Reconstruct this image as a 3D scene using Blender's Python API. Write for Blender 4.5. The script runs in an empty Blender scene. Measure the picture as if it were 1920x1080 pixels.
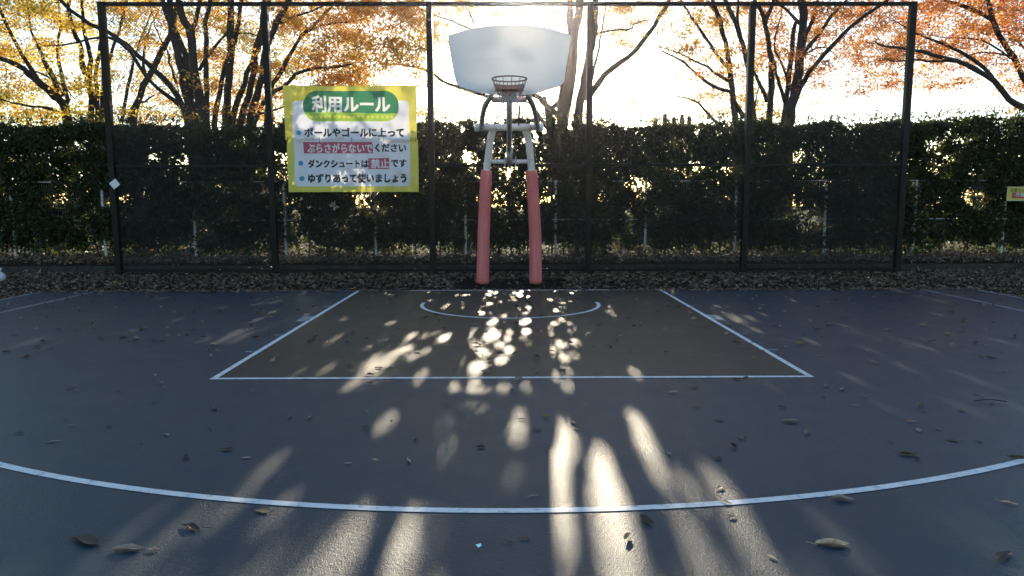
import bpy, math, random
import numpy as np
from mathutils import Vector, Matrix
from mathutils.geometry import delaunay_2d_cdt
R = math.radians
sc = bpy.context.scene
C = sc.collection
rng = np.random.default_rng(7)
random.seed(7)

# ------------------------------------------------------------------ camera
CAM = np.array([-0.0396, -11.4773, 1.4279])
YAW, PIT, ROLL, FPX = 0.0063674, 0.1208898, -0.0021252, 1345.1
fwd = np.array([math.sin(YAW)*math.cos(PIT), math.cos(YAW)*math.cos(PIT), -math.sin(PIT)])
_r = np.array([math.cos(YAW), -math.sin(YAW), 0.0]); _u = np.cross(_r, fwd)
right = math.cos(ROLL)*_r + math.sin(ROLL)*_u
upv = -math.sin(ROLL)*_r + math.cos(ROLL)*_u
cam = bpy.data.cameras.new('camera')
cam.sensor_width = 36.0; cam.lens = FPX/1920*36.0
cam.clip_start = 0.05; cam.clip_end = 2000
camo = bpy.data.objects.new('camera', cam); C.objects.link(camo)
camo.matrix_world = Matrix(((right[0], upv[0], -fwd[0], CAM[0]), (right[1], upv[1], -fwd[1], CAM[1]),
                            (right[2], upv[2], -fwd[2], CAM[2]), (0, 0, 0, 1)))
sc.camera = camo

# ------------------------------------------------------------------ world, sun, exposure
SUN_EL, SUN_AZ = R(13.27), R(1.43)
SUN = np.array([math.sin(SUN_AZ)*math.cos(SUN_EL), math.cos(SUN_AZ)*math.cos(SUN_EL), math.sin(SUN_EL)])
w = bpy.data.worlds.new('World'); sc.world = w; w.use_nodes = True
nt = w.node_tree
bg = nt.nodes['Background']
sky = nt.nodes.new('ShaderNodeTexSky'); sky.sky_type = 'NISHITA'; sky.sun_disc = False
sky.sun_elevation = SUN_EL; sky.sun_rotation = SUN_AZ
sky.air_density = 1.0; sky.dust_density = 0.6; sky.ozone_density = 1.0
wb = nt.nodes.new('ShaderNodeMix'); wb.data_type = 'RGBA'; wb.blend_type = 'MULTIPLY'; wb.inputs[0].default_value = 1
wb.inputs[7].default_value = (.90, 1.02, 1.08, 1)                 # the camera's cool white balance
nt.links.new(sky.outputs[0], wb.inputs[6]); nt.links.new(wb.outputs[2], bg.inputs[0]); bg.inputs[1].default_value = 0.14
sl = bpy.data.lights.new('sun', 'SUN'); sl.energy = 5.0; sl.angle = R(0.53); sl.color = (1.0, 0.86, 0.64)
so = bpy.data.objects.new('sun', sl); C.objects.link(so)
so.rotation_euler = Vector(SUN).to_track_quat('Z', 'Y').to_euler()
vs = sc.view_settings
vs.view_transform = 'Standard'; vs.look = 'None'; vs.gamma = 1.0; vs.use_curve_mapping = False
vs.exposure = 1.0
cy = sc.cycles
cy.max_bounces = 8; cy.diffuse_bounces = 3; cy.glossy_bounces = 3; cy.transmission_bounces = 6
cy.transparent_max_bounces = 8; cy.sample_clamp_indirect = 6.0
cy.use_denoising = True
cy.caustics_reflective = False; cy.caustics_refractive = False

# ------------------------------------------------------------------ helpers
def ray(px, py):
    return fwd + right*((px-960)/FPX) + upv*((540-py)/FPX)
def gnd(px, py, z=0.0):
    d = ray(px, py); return CAM + d*((z-CAM[2])/d[2])
def at(px, py, Y):
    d = ray(px, py); return CAM + d*((Y-CAM[1])/d[1])

def tag(o, label=None, cat=None, group=None, kind=None):
    if label: o['label'] = label
    if cat: o['category'] = cat
    if group: o['group'] = group
    if kind: o['kind'] = kind
    return o
def empty(name, loc=(0, 0, 0)):
    o = bpy.data.objects.new(name, None); C.objects.link(o); o.location = loc
    o.empty_display_size = 0.1
    return o
def link(name, me, mat, parent=None, smooth=False):
    o = bpy.data.objects.new(name, me); C.objects.link(o)
    if mat is not None: me.materials.append(mat)
    if parent is not None:
        o.parent = parent
        if any(abs(c) > 1e-9 for c in parent_world(parent)):
            o.matrix_parent_inverse = Matrix.Translation(-Vector(parent_world(parent)))
    if smooth: me.polygons.foreach_set('use_smooth', [True]*len(me.polygons))
    return o
def parent_world(p):
    v = Vector((0, 0, 0))
    while p is not None:
        v += Vector(p.location); p = None if p.parent is None or p.type == 'MESH' else p.parent
    return v
class MB:
    """collects simple solids into one mesh"""
    def __init__(s): s.v = []; s.f = []
    def add(s, vs_, fs_):
        n = len(s.v); s.v += [tuple(map(float, p)) for p in vs_]; s.f += [tuple(i+n for i in f) for f in fs_]; return s
    def box(s, c, d, rot=None):
        p = np.array([[x, y, z] for x in (-.5, .5) for y in (-.5, .5) for z in (-.5, .5)])*np.array(d)
        if rot is not None: p = p @ np.array(rot).T
        return s.add(p+np.array(c), [(0, 1, 3, 2), (4, 6, 7, 5), (0, 4, 5, 1), (2, 3, 7, 6), (0, 2, 6, 4), (1, 5, 7, 3)])
    def tube(s, pts, rad, n=8, cap=True):
        pts = np.array(pts, float); m = len(pts)
        rad = np.full(m, rad) if np.isscalar(rad) else np.array(rad, float)
        t = np.gradient(pts, axis=0); t /= np.linalg.norm(t, axis=1)[:, None]+1e-12
        a = np.array([0, 0, 1.]) if abs(t[0][2]) < .9 else np.array([1., 0, 0])
        u = np.cross(t[0], a); u /= np.linalg.norm(u)
        V = []
        ang = np.arange(n)*2*math.pi/n
        for i in range(m):
            u = u-t[i]*(u@t[i]); u /= np.linalg.norm(u)+1e-12
            b = np.cross(t[i], u)
            V.append(pts[i]+rad[i]*(np.cos(ang)[:, None]*u+np.sin(ang)[:, None]*b))
        F = [(i*n+j, i*n+(j+1) % n, (i+1)*n+(j+1) % n, (i+1)*n+j) for i in range(m-1) for j in range(n)]
        if cap: F += [tuple(range(n-1, -1, -1)), tuple((m-1)*n+j for j in range(n))]
        return s.add(np.concatenate(V), F)
    def mesh(s, name):
        me = bpy.data.meshes.new(name); me.from_pydata(s.v, [], s.f); me.update(); return me
    def build(s, name, mat, parent=None, smooth=False, bevel=0):
        o = link(name, s.mesh(name), mat, parent, smooth)
        if bevel:
            b = o.modifiers.new('bevel', 'BEVEL'); b.width = bevel; b.segments = 2; b.limit_method = 'ANGLE'
        return o
def np_mesh(name, V, tris):
    me = bpy.data.meshes.new(name)
    me.vertices.add(len(V)); me.vertices.foreach_set('co', np.ascontiguousarray(V, np.float32).ravel())
    k = tris.shape[1]
    me.loops.add(tris.size); me.loops.foreach_set('vertex_index', np.ascontiguousarray(tris, np.int32).ravel())
    me.polygons.add(len(tris)); me.polygons.foreach_set('loop_start', np.arange(len(tris), dtype=np.int32)*k)
    me.update(calc_edges=True); return me
def smooth_path(pts, step=0.25):
    p = np.array(pts, float)
    if len(p) < 3:
        n = max(2, int(np.linalg.norm(p[-1]-p[0])/step)); t = np.linspace(0, 1, n)[:, None]; return p[0]*(1-t)+p[-1]*t
    q = np.vstack([2*p[0]-p[1], p, 2*p[-1]-p[-2]]); out = []
    for i in range(1, len(q)-2):
        n = max(2, int(np.linalg.norm(q[i+1]-q[i])/step))
        for t in np.arange(n)/n:
            out.append(.5*((2*q[i])+(-q[i-1]+q[i+1])*t+(2*q[i-1]-5*q[i]+4*q[i+1]-q[i+2])*t*t+(-q[i-1]+3*q[i]-3*q[i+1]+q[i+2])*t**3))
    out.append(p[-1]); return np.array(out)
def unit(a): return a/(np.linalg.norm(a, axis=-1, keepdims=True)+1e-12)
def leaf_cards(P, L, W, tilt_up=0.0, fold=0.25, flat=None):
    """one folded leaf of two faces at each point of P"""
    n = len(P)
    d = rng.normal(size=(n, 3)); 
    if flat is not None: d[:, 2] = d[:, 2]*flat - tilt_up
    d = unit(d)
    nr = unit(rng.normal(size=(n, 3)) + (np.array([0, 0, 2.0]) if flat is not None else 0))
    s = unit(np.cross(d, nr)); nn = np.cross(s, d)
    l = (L*(0.65+0.7*rng.random(n)))[:, None]; wd = (W*(0.7+0.6*rng.random(n)))[:, None]
    b = P-d*l*.5; t = P+d*l*.5; m = P-d*l*.08
    V = np.stack([b, m-s*wd*.5+nn*wd*fold, t, m+s*wd*.5+nn*wd*fold], 1).reshape(-1, 3)
    k = np.arange(n)[:, None]*4
    T = np.concatenate([k+np.array([0, 1, 2]), k+np.array([0, 2, 3])], 1).reshape(-1, 3)
    return V, T

# value noise on a lattice (for the clumping of leaves)
def vnoise(P, scale, seed):
    g = np.random.default_rng(seed).random((32, 32, 32))
    q = P/np.array(scale); i = np.floor(q).astype(int); f = q-i; f = f*f*(3-2*f); i %= 32
    def G(a, b, c): return g[(i[:, 0]+a) % 32, (i[:, 1]+b) % 32, (i[:, 2]+c) % 32]
    x, y, z = f.T
    return (((G(0,0,0)*(1-x)+G(1,0,0)*x)*(1-y)+(G(0,1,0)*(1-x)+G(1,1,0)*x)*y)*(1-z)
            + ((G(0,0,1)*(1-x)+G(1,0,1)*x)*(1-y)+(G(0,1,1)*(1-x)+G(1,1,1)*x)*y)*z)

# ------------------------------------------------------------------ materials
def mat(name, col, rough=.6, spec=.5, metal=0.0):
    m = bpy.data.materials.new(name); m.use_nodes = True
    b = m.node_tree.nodes['Principled BSDF']
    b.inputs['Base Color'].default_value = (*col, 1); b.inputs['Roughness'].default_value = rough
    b.inputs['Specular IOR Level'].default_value = spec; b.inputs['Metallic'].default_value = metal
    return m
class N:
    def __init__(s, m): s.t = m.node_tree; s.b = s.t.nodes.get('Principled BSDF')
    def new(s, k, **kw):
        n = s.t.nodes.new(k)
        for a, v in kw.items(): setattr(n, a, v)
        return n
    def link(s, a, b): s.t.links.new(a, b)
    def val(s, x, sock):
        if isinstance(x, (int, float)): sock.default_value = x
        elif isinstance(x, tuple): sock.default_value = x
        else: s.link(x, sock)
    def math(s, op, a, b=0.0, c=0.0):
        n = s.new('ShaderNodeMath', operation=op)
        for x, k in zip((a, b, c), n.inputs): s.val(x, k)
        return n.outputs[0]
    def noise(s, scale, detail=4, rough=.55, coord=None, kind='Object', stretch=None):
        tc = s.new('ShaderNodeTexCoord'); n = s.new('ShaderNodeTexNoise')
        n.inputs['Scale'].default_value = scale; n.inputs['Detail'].default_value = detail; n.inputs['Roughness'].default_value = rough
        src = tc.outputs[kind] if coord is None else coord
        if stretch:
            mp = s.new('ShaderNodeMapping'); mp.inputs['Scale'].default_value = stretch; s.link(src, mp.inputs[0]); src = mp.outputs[0]
        s.link(src, n.inputs['Vector']); return n.outputs[0]
    def ramp(s, f, stops):
        n = s.new('ShaderNodeValToRGB'); e = n.color_ramp.elements
        while len(e) < len(stops): e.new(.5)
        for k, (p, c) in zip(e, stops): k.position = p; k.color = (*c, 1)
        s.link(f, n.inputs[0]); return n.outputs[0]
    def mix(s, f, a, b):
        n = s.new('ShaderNodeMix', data_type='RGBA'); s.val(f, n.inputs[0])
        for x, k in ((a, n.inputs[6]), (b, n.inputs[7])): s.val((*x, 1) if isinstance(x, tuple) and len(x) == 3 else x, k)
        return n.outputs[2]
    def bump(s, h, strength=.3, dist=.01):
        n = s.new('ShaderNodeBump'); n.inputs['Strength'].default_value = strength; n.inputs['Distance'].default_value = dist
        s.link(h, n.inputs['Height']); s.link(n.outputs[0], s.b.inputs['Normal'])

def court_paint(name, a, b, dust):
    m = mat(name, a, .5, .32); n = N(m)
    big = n.noise(.35, 5); mid = n.noise(2.6, 6, .65); fine = n.noise(160, 3); grit = n.noise(45, 4, .7)
    c = n.mix(n.math('MULTIPLY', n.math('SUBTRACT', big, .3), 1.6), a, b)
    sc_ = n.noise(1.6, 7, .75, stretch=(1, .22, 1)); d = n.math('ADD', n.math('MULTIPLY', n.math('SUBTRACT', mid, .5), 1.6), n.math('MULTIPLY', n.math('SUBTRACT', sc_, .56), 2.2)); d = n.math('MAXIMUM', d, 0.0)
    c = n.mix(d, c, dust)
    g = n.ramp(n.math('ADD', n.math('MULTIPLY', fine, .5), n.math('MULTIPLY', n.noise(38, 8, .8), .5)), [(.32, (.62, .62, .62)), (.5, (.97, .97, .97)), (.68, (1.35, 1.35, 1.35))])
    mx = n.new('ShaderNodeMix', data_type='RGBA', blend_type='MULTIPLY'); mx.inputs[0].default_value = 1
    n.link(c, mx.inputs[6]); n.link(g, mx.inputs[7]); n.link(mx.outputs[2], n.b.inputs['Base Color'])
    n.link(n.math('ADD', n.math('MULTIPLY', mid, .20), .33), n.b.inputs['Roughness'])
    n.bump(n.math('ADD', fine, n.math('MULTIPLY', grit, 1.0)), .7, .005)
    return m
M = {}
M['court'] = court_paint('blue court paint', (.008, .032, .052), (.015, .043, .066), (.038, .062, .081))
M['key'] = court_paint('brown key paint', (.027, .027, .021), (.036, .036, .029), (.062, .062, .052))
m = M['line'] = mat('white line paint', (.62, .63, .62), .55); n = N(m)
wv = n.noise(14, 6, .7); wear = n.ramp(wv, [(.33, (.30, .33, .36)), (.44, (.68, .69, .69)), (.6, (.80, .80, .78))])
n.link(wear, n.b.inputs['Base Color']); n.bump(n.noise(160, 3), .35, .003)

m = M['faded'] = mat('worn line paint', (.3, .31, .32), .6); n = N(m)
n.link(n.ramp(n.noise(9, 7, .75), [(.36, (.05, .075, .10)), (.5, (.26, .28, .30)), (.7, (.42, .44, .45))]), n.b.inputs['Base Color'])
m = M['soil'] = mat('ground', (.05, .04, .03), .95, .1); n = N(m)
tc = n.new('ShaderNodeTexCoord'); sx = n.new('ShaderNodeSeparateXYZ'); n.link(tc.outputs['Object'], sx.inputs[0])
e = n.ramp(n.noise(9, 6, .7), [(.3, (.012, .009, .007)), (.55, (.03, .022, .016)), (.8, (.05, .037, .027))])
gr = n.ramp(n.noise(1.3, 6, .7), [(.35, (.025, .032, .012)), (.55, (.05, .05, .016)), (.68, (.13, .08, .035)), (.85, (.045, .045, .016))])
far = n.math('MINIMUM', n.math('MAXIMUM', n.math('MULTIPLY', n.math('SUBTRACT', sx.outputs[1], 6.0), .8), 0.0), 1.0)
bounce_mask = n.math('MINIMUM', n.math('MAXIMUM', n.math('MULTIPLY', n.math('SUBTRACT', -15.0, sx.outputs[1]), .5), 0.0), 1.0)
bounce_sand = n.ramp(n.noise(3, 6, .7), [(.3, (.34, .29, .22)), (.7, (.44, .38, .30))])  # unseen pale ground behind the camera, added to bounce light forward
n.link(n.mix(bounce_mask, n.mix(far, e, gr), bounce_sand), n.b.inputs['Base Color']); n.bump(n.noise(30, 5, .7), .8, .03)

m = M['concrete'] = mat('weathered concrete', (.11, .105, .10), .9, .2); n = N(m)
n.link(n.ramp(n.noise(6, 7, .7), [(.3, (.022, .02, .018)), (.7, (.06, .056, .05))]), n.b.inputs['Base Color']); n.bump(n.noise(60, 4), .4, .006)

def leaf_mat(name, cols, trans, rough=.5, mixf=.5, tcols=None, spray=False):
    m = bpy.data.materials.new(name); m.use_nodes = True; n = N(m); b = n.b
    g = n.new('ShaderNodeNewGeometry'); r_ = g.outputs['Random Per Island']
    if spray: r_ = n.math('ADD', n.math('MULTIPLY', r_, .3), n.math('MULTIPLY', n.new('ShaderNodeAttribute', attribute_name='spray').outputs['Fac'], .7))
    st = [(i/(len(cols)-1), c) for i, c in enumerate(cols)]
    c = n.ramp(r_, st)
    n.link(c, b.inputs['Base Color']); b.inputs['Roughness'].default_value = rough; b.inputs['Specular IOR Level'].default_value = .4
    tr = n.new('ShaderNodeBsdfTranslucent')
    tcs = tcols or [tuple(min(1, x*trans) for x in c_) for c_ in cols]
    n.link(n.ramp(r_, [(i/(len(tcs)-1), c_) for i, c_ in enumerate(tcs)]), tr.inputs[0])
    mx = n.new('ShaderNodeMixShader'); mx.inputs[0].default_value = mixf
    n.link(b.outputs[0], mx.inputs[1]); n.link(tr.outputs[0], mx.inputs[2])
    n.link(mx.outputs[0], n.t.nodes['Material Output'].inputs[0]); return m
M['hedge'] = leaf_mat('hedge leaf', [(.012, .019, .007), (.018, .029, .010), (.026, .04, .013), (.016, .025, .009)], 2.2, .55, .35,
                      [(.05, .07, .012), (.08, .11, .02), (.16, .17, .03), (.06, .08, .015)])
M['gold'] = leaf_mat('golden leaf', [(.13, .13, .035), (.26, .20, .04), (.40, .26, .05), (.40, .20, .045), (.40, .20, .09)], 1, .6, .66, [(.24, .28, .06), (.50, .50, .09), (.90, .68, .11), (.92, .54, .10), (.76, .40, .18)], spray=True)
M['orange'] = leaf_mat('orange leaf', [(.20, .16, .06), (.36, .23, .05), (.46, .25, .05), (.42, .18, .055), (.42, .20, .13)], 1, .6, .66, [(.30, .24, .09), (.72, .52, .09), (.94, .54, .10), (.90, .38, .10), (.80, .40, .28)], spray=True)
M['rust'] = leaf_mat('rusty pink leaf', [(.20, .13, .08), (.38, .20, .06), (.44, .21, .06), (.36, .14, .075), (.40, .19, .13)], 1, .6, .66, [(.32, .20, .15), (.80, .44, .12), (.92, .44, .13), (.72, .29, .16), (.80, .40, .32)], spray=True)
M['shrub'] = leaf_mat('sunlit shrub leaf', [(.08, .10, .025), (.15, .15, .035), (.28, .15, .09), (.10, .11, .025)], 1.9, .5, .5)
M['conifer'] = leaf_mat('conifer leaf', [(.05, .06, .02), (.08, .085, .03)], 1.4, .6, .3)
M['litter'] = leaf_mat('fallen leaf', [(.055, .034, .022), (.14, .090, .058), (.22, .15, .10), (.075, .044, .028), (.34, .245, .165)], 1.0, .7, .12)
m = M['dry'] = mat('dry curled leaf', (.1, .07, .05), .6, .35); n = N(m)
oi = n.new('ShaderNodeObjectInfo')
vein = n.noise(25, 5, .6)
c = n.ramp(oi.outputs['Random'], [(0, (.045, .030, .022)), (.25, (.14, .095, .066)), (.5, (.32, .24, .18)), (.7, (.09, .055, .036)), (.9, (.44, .34, .26)), (1, (.40, .22, .09))])
n.link(n.mix(n.math('MULTIPLY', vein, .5), c, (.04, .026, .02)), n.b.inputs['Base Color'])
m = M['tan'] = mat('pale tan leaf', (.42, .27, .16), .6); n = N(m)
n.link(n.ramp(n.noise(30, 5), [(.35, (.38, .22, .12)), (.65, (.66, .45, .28))]), n.b.inputs['Base Color'])

m = M['bark'] = mat('grey brown bark', (.07, .055, .045), .9, .2); n = N(m)
n.link(n.ramp(n.noise(5, 7, .7, stretch=(3, 3, .6)), [(.3, (.020, .017, .015)), (.6, (.048, .041, .036)), (.8, (.07, .062, .055))]), n.b.inputs['Base Color'])
n.bump(n.noise(18, 6, .7, stretch=(3, 3, .5)), .7, .03)
m = M['fence'] = mat('dark brown fence paint', (.022, .018, .016), .42, .14); n = N(m)
n.link(n.ramp(n.noise(9, 6, .7), [(.3, (.005, .004, .004)), (.7, (.011, .009, .009))]), n.b.inputs['Base Color'])
M['bolt'] = mat('zinc bolt', (.35, .33, .31), .45, .5, .8)
M['wire'] = mat('brown coated wire', (.035, .03, .028), .5)
m = M['wfence'] = mat('white fence paint', (.42, .43, .43), .5); n = N(m)
n.link(n.ramp(n.noise(7, 6, .7), [(.3, (.40, .40, .39)), (.6, (.62, .63, .63))]), n.b.inputs['Base Color'])
m = M['pad'] = mat('faded red padding', (.42, .12, .115), .55); n = N(m)
pn = n.noise(5, 6, .65, stretch=(3, 3, .35))
n.link(n.ramp(pn, [(.3, (.50, .11, .11)), (.55, (.60, .15, .145)), (.75, (.66, .22, .20))]), n.b.inputs['Base Color']); n.bump(n.noise(9, 3), .15, .02)
m = M['steel'] = mat('chipped white steel paint', (.66, .65, .66), .45); n = N(m)
n.link(n.ramp(n.noise(11, 8, .72), [(.33, (.30, .24, .22)), (.40, (.62, .60, .60)), (.7, (.70, .69, .70))]), n.b.inputs['Base Color'])
m = M['arm'] = mat('dulled mauve grey steel', (.40, .36, .37), .5); n = N(m)  # mauve grey with darker mottling
n.link(n.ramp(n.noise(9, 7, .7), [(.3, (.36, .30, .31)), (.6, (.58, .53, .55))]), n.b.inputs['Base Color'])
m = M['rim'] = mat('faded orange rim', (.5, .22, .13), .5); n = N(m)
n.link(n.ramp(n.noise(16, 6, .7), [(.3, (.36, .17, .11)), (.6, (.56, .27, .17))]), n.b.inputs['Base Color'])
M['rod'] = mat('rusted steel rod', (.34, .20, .17), .6)
M['chain'] = mat('pale net cord', (.55, .50, .52), .6)
M['cord'] = mat('black cord', (.012, .012, .013), .7)
# backboard: white panel; pinkish tint and blurred see-through imitate the sun's glare
m = M['board'] = mat('white backboard panel with added sun glow', (.72, .69, .72), .4); n = N(m)
n.link(n.ramp(n.noise(3.5, 7, .7), [(.3, (.84, .74, .76)), (.6, (.89, .78, .80))]), n.b.inputs['Base Color'])
tr = n.new('ShaderNodeBsdfTranslucent'); tr.inputs[0].default_value = (.80, .74, .80, 1)
rf = n.new('ShaderNodeBsdfRefraction'); rf.inputs['IOR'].default_value = 1.45; rf.inputs['Roughness'].default_value = .37; rf.inputs[0].default_value = (.95, .93, .9, 1)
m1 = n.new('ShaderNodeMixShader'); m1.inputs[0].default_value = 1.0
m2 = n.new('ShaderNodeMixShader'); m2.inputs[0].default_value = .05
n.link(tr.outputs[0], m1.inputs[1]); n.link(rf.outputs[0], m1.inputs[2])
n.link(n.b.outputs[0], m2.inputs[1]); n.link(m1.outputs[0], m2.inputs[2])
n.link(m2.outputs[0], n.t.nodes['Material Output'].inputs[0])

# ------------------------------------------------------------------ setting: ground, court, markings
gv, gf = [], []
prof = [(-300, -.03), (-12, -.03), (.05, -.03), (3.20, -.03), (3.26, .10), (3.40, .16), (5.2, .20), (9, .2), (30, .2), (400, -2)]
xs = [-400, -30, -15, 0, 15, 30, 400]
for y, z in prof:
    for x in xs: gv.append((x, y, z))
for i in range(len(prof)-1):
    for j in range(len(xs)-1):
        a = i*len(xs)+j; gf.append((a, a+1, a+1+len(xs), a+len(xs)))
MB().add(gv, gf).build('ground', M['soil']); tag(bpy.data.objects['ground'], kind='structure')
MB().box((0, -11.0, -.035), (15.05, 22.0, .07)).build('court', M['court']); tag(bpy.data.objects['court'], kind='structure')
def sheet(name, polys, z, m):
    b = MB()
    for q in polys: b.add([(x, y, z) for x, y in q], [tuple(range(len(q)))])
    o = b.build(name, m); tag(o, kind='structure'); return o
sheet('key_area', [[(-2.42, -5.77), (2.42, -5.77), (2.42, -.03), (-2.42, -.03)]], .0015, M['key'])
Q = []
def rect(x0, y0, x1, y1): Q.append([(x0, y0), (x1, y0), (x1, y1), (x0, y1)])
QF = []
def faded(*a): rect(*a); QF.append(Q.pop())
faded(-7.5, -.05, -1.6, 0); rect(-1.6, -.05, 1.6, 0); faded(1.6, -.05, 7.5, 0)      # baseline
for s in (-1, 1):
    a, b = sorted((s*2.45, s*2.40)); rect(a, -5.80, b, -.05)
    for y0, y1 in ((-1.80, -1.75), (-3.0, -2.6), (-3.90, -3.85), (-4.75, -4.70)):
        a, b = sorted((s*2.45, s*(2.55 if y1-y0 < .1 else 2.58))); faded(a, y0, b, y1)
    a, b = sorted((s*6.65, s*6.60)); faded(a, -2.99, b, -.05)
    a, b = sorted((s*7.5, s*7.45)); faded(a, -21, b, -.05)
rect(-2.40, -5.80, 2.40, -5.75)
def arc(r0, r1, cx, cy_, a0, a1, n_=72):
    for i in range(n_):
        t0, t1 = a0+(a1-a0)*i/n_, a0+(a1-a0)*(i+1)/n_
        Q.append([(cx+r*math.cos(t), cy_+r*math.sin(t)) for r, t in ((r0, t0), (r1, t0), (r1, t1), (r0, t1))])
t = math.asin((2.99-1.575)/6.75)
arc(6.70, 6.75, 0, -1.575, math.pi+math.acos(6.65/6.75)+.0, 2*math.pi-math.acos(6.65/6.75), 110)
arc(1.20, 1.25, 0, -1.575, math.pi-.12, 2*math.pi+.12, 60)
sheet('court_lines', Q, .003, M['line'])
sheet('faded_court_lines', QF, .003, M['faded'])
# kerb stones, one run
kb = MB()
x = -16.0
while x < 16: kb.box((x+.3, 3.20, .045), (.594, .12, .15)); x += .6
o = kb.build('kerb', M['concrete'], bevel=.008); tag(o, kind='structure')

# ------------------------------------------------------------------ patches of sunlight: where the hedge and crowns stand open towards the sun
PA = []
def pc(s, sc_, ox, oy, wmul=1.0):
    for l in s.split(';'):
        a = [float(k) for k in l.split(',')]
        PA.append((ox+a[0]/sc_, oy+a[1]/sc_, a[2]/sc_*wmul))
pc('555,210,50;665,110,26;870,120,34;890,105,22;680,285,60;640,320,55;750,285,45;605,380,55;665,365,50;680,410,60;755,390,60;430,450,70;460,415,60;'
   '505,315,36;415,360,40;895,285,50;860,310,36;735,525,46;1050,245,45;1150,215,58;1170,190,40;1165,265,52;1025,285,32;1060,340,50;1100,390,84;'
   '1050,470,72;1110,455,70;970,430,30;1250,300,42;1265,265,40;1215,435,46;1260,375,44;1365,260,55;1345,210,42;1370,195,42;1350,300,40;1385,330,36;'
   '1510,240,36;1510,270,34;1540,220,52;1575,190,56;1620,215,40;1680,250,60;1620,260,50;1560,335,70;1610,345,60;1660,330,46;1650,400,38;1600,425,50;'
   '1520,370,24;1525,525,52;1605,510,80;1610,580,66;1365,600,66;1245,590,56;1050,580,66;1110,640,44;935,575,44;300,590,44;1720,640,30;175,485,44;240,285,38;'
   '1150,25,34;1135,40,26;1180,30,30;1330,45,34;1305,30,22;1340,20,24;1380,10,30;1375,55,24;1590,5,26;1640,30,26;1655,15,20;1505,70,20;1540,135,26;'
   '520,30,30;570,45,34;680,50,30;540,40,24;780,25,24;860,20,24;950,45,28;990,45,24;1030,40,22;1230,165,20;1090,150,26;1355,150,28;1385,120,24;1200,5,20;790,75,24;760,130,22', 3.2, 560, 540)
pc('975,780,32;972,805,30;1058,780,44;1062,810,52;1060,835,46;1195,790,36;1208,820,46;1222,850,50;1238,885,46;'
   '1050,870,54;1052,900,54;1050,930,50;1048,965,34;1050,1010,30;1130,860,40;1132,890,60;1140,930,80;1150,970,88;1158,1010,92;1166,1055,96;1172,1090,100;'
   '1345,895,34;1365,930,46;1385,970,52;1410,1015,54;1440,1065,56;725,790,34;660,980,40;640,1010,48;620,1045,56;600,1085,60;750,1000,34;742,1040,42;735,1080,46;'
   '1810,905,40;1850,940,36;1900,970,40;1290,990,34;1310,1050,36;1560,1000,30;1590,1040,34;190,1030,34;260,985,30;1190,700,26;1790,840,30;1300,920,22', 1, 0, 0)
# soft, dim streaks far out at the sides
pc('700,685,22;590,690,22;560,700,18;1600,710,22;1520,640,22;1640,660,22;1850,720,26;1700,690,22;1580,610,18;1430,590,18;1450,730,20;500,880,22;380,850,20;420,960,22;'
   '1310,640,24;1370,655,20;80,670,20;480,600,18;560,560,14;510,585,14;1660,600,16;1760,590,16;1860,620,16;1490,565,14;1350,575,14;1745,640,18;1800,700,18;1660,760,20;1880,640,16;1820,770,22;1730,650,16;1600,570,14;1680,575,14;1900,760,22;1560,680,18;1480,640,16;1420,620,14;1380,600,14;60,640,16;180,690,18;250,620,14;330,600,14;380,640,16;300,560,12;420,575,12;640,600,14;620,640,16;560,650,16;520,960,30;330,1000,34;1660,1010,34;1740,1050,34', 1, 0, 0)
rays = []
for bx, bz, br in ((-3.9, 2.95, .13), (-3.6, 2.75, .13), (-3.5, 3.2, .16), (-3.2, 3.45, .15), (-3.1, 3.0, .2), (-2.8, 3.3, .2), (-2.7, 2.8, .17), (-2.4, 3.1, .2), (-2.2, 3.45, .15), (-2.05, 2.85, .16), (-2.35, 2.65, .12)):
    rays.append((np.array([bx, 2.56, bz]), br))            # sun that falls through the crowns onto the banner's back
for px, py, wpx in PA:
    g = gnd(px, py); dep = (g-CAM)@fwd
    W = wpx/FPX*dep; Ld = 4.9-g[1]
    rays.append((g, max((.031 if wpx > 12.5 else .022) if g[1] > -6.2 and abs(g[0]) < 2.6 else .038 if g[1] > -6.2 else .042, (W-.0093*Ld*.95)*(.50 if g[1] > -6.2 else .80))))
def open_to_sun(P, extra=0.0, clear=None):
    keep = np.ones(len(P), bool)
    for g, r in rays:
        d = P-g; tt = d@SUN; q = d-tt[:, None]*SUN
        keep &= (q*q).sum(1) > (r+extra)**2
    d = P-CAM; tt = d@SUN; q = d-tt[:, None]*SUN          # and the sun itself, just over the backboard
    keep &= (q*q).sum(1) > .30**2
    return keep

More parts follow.
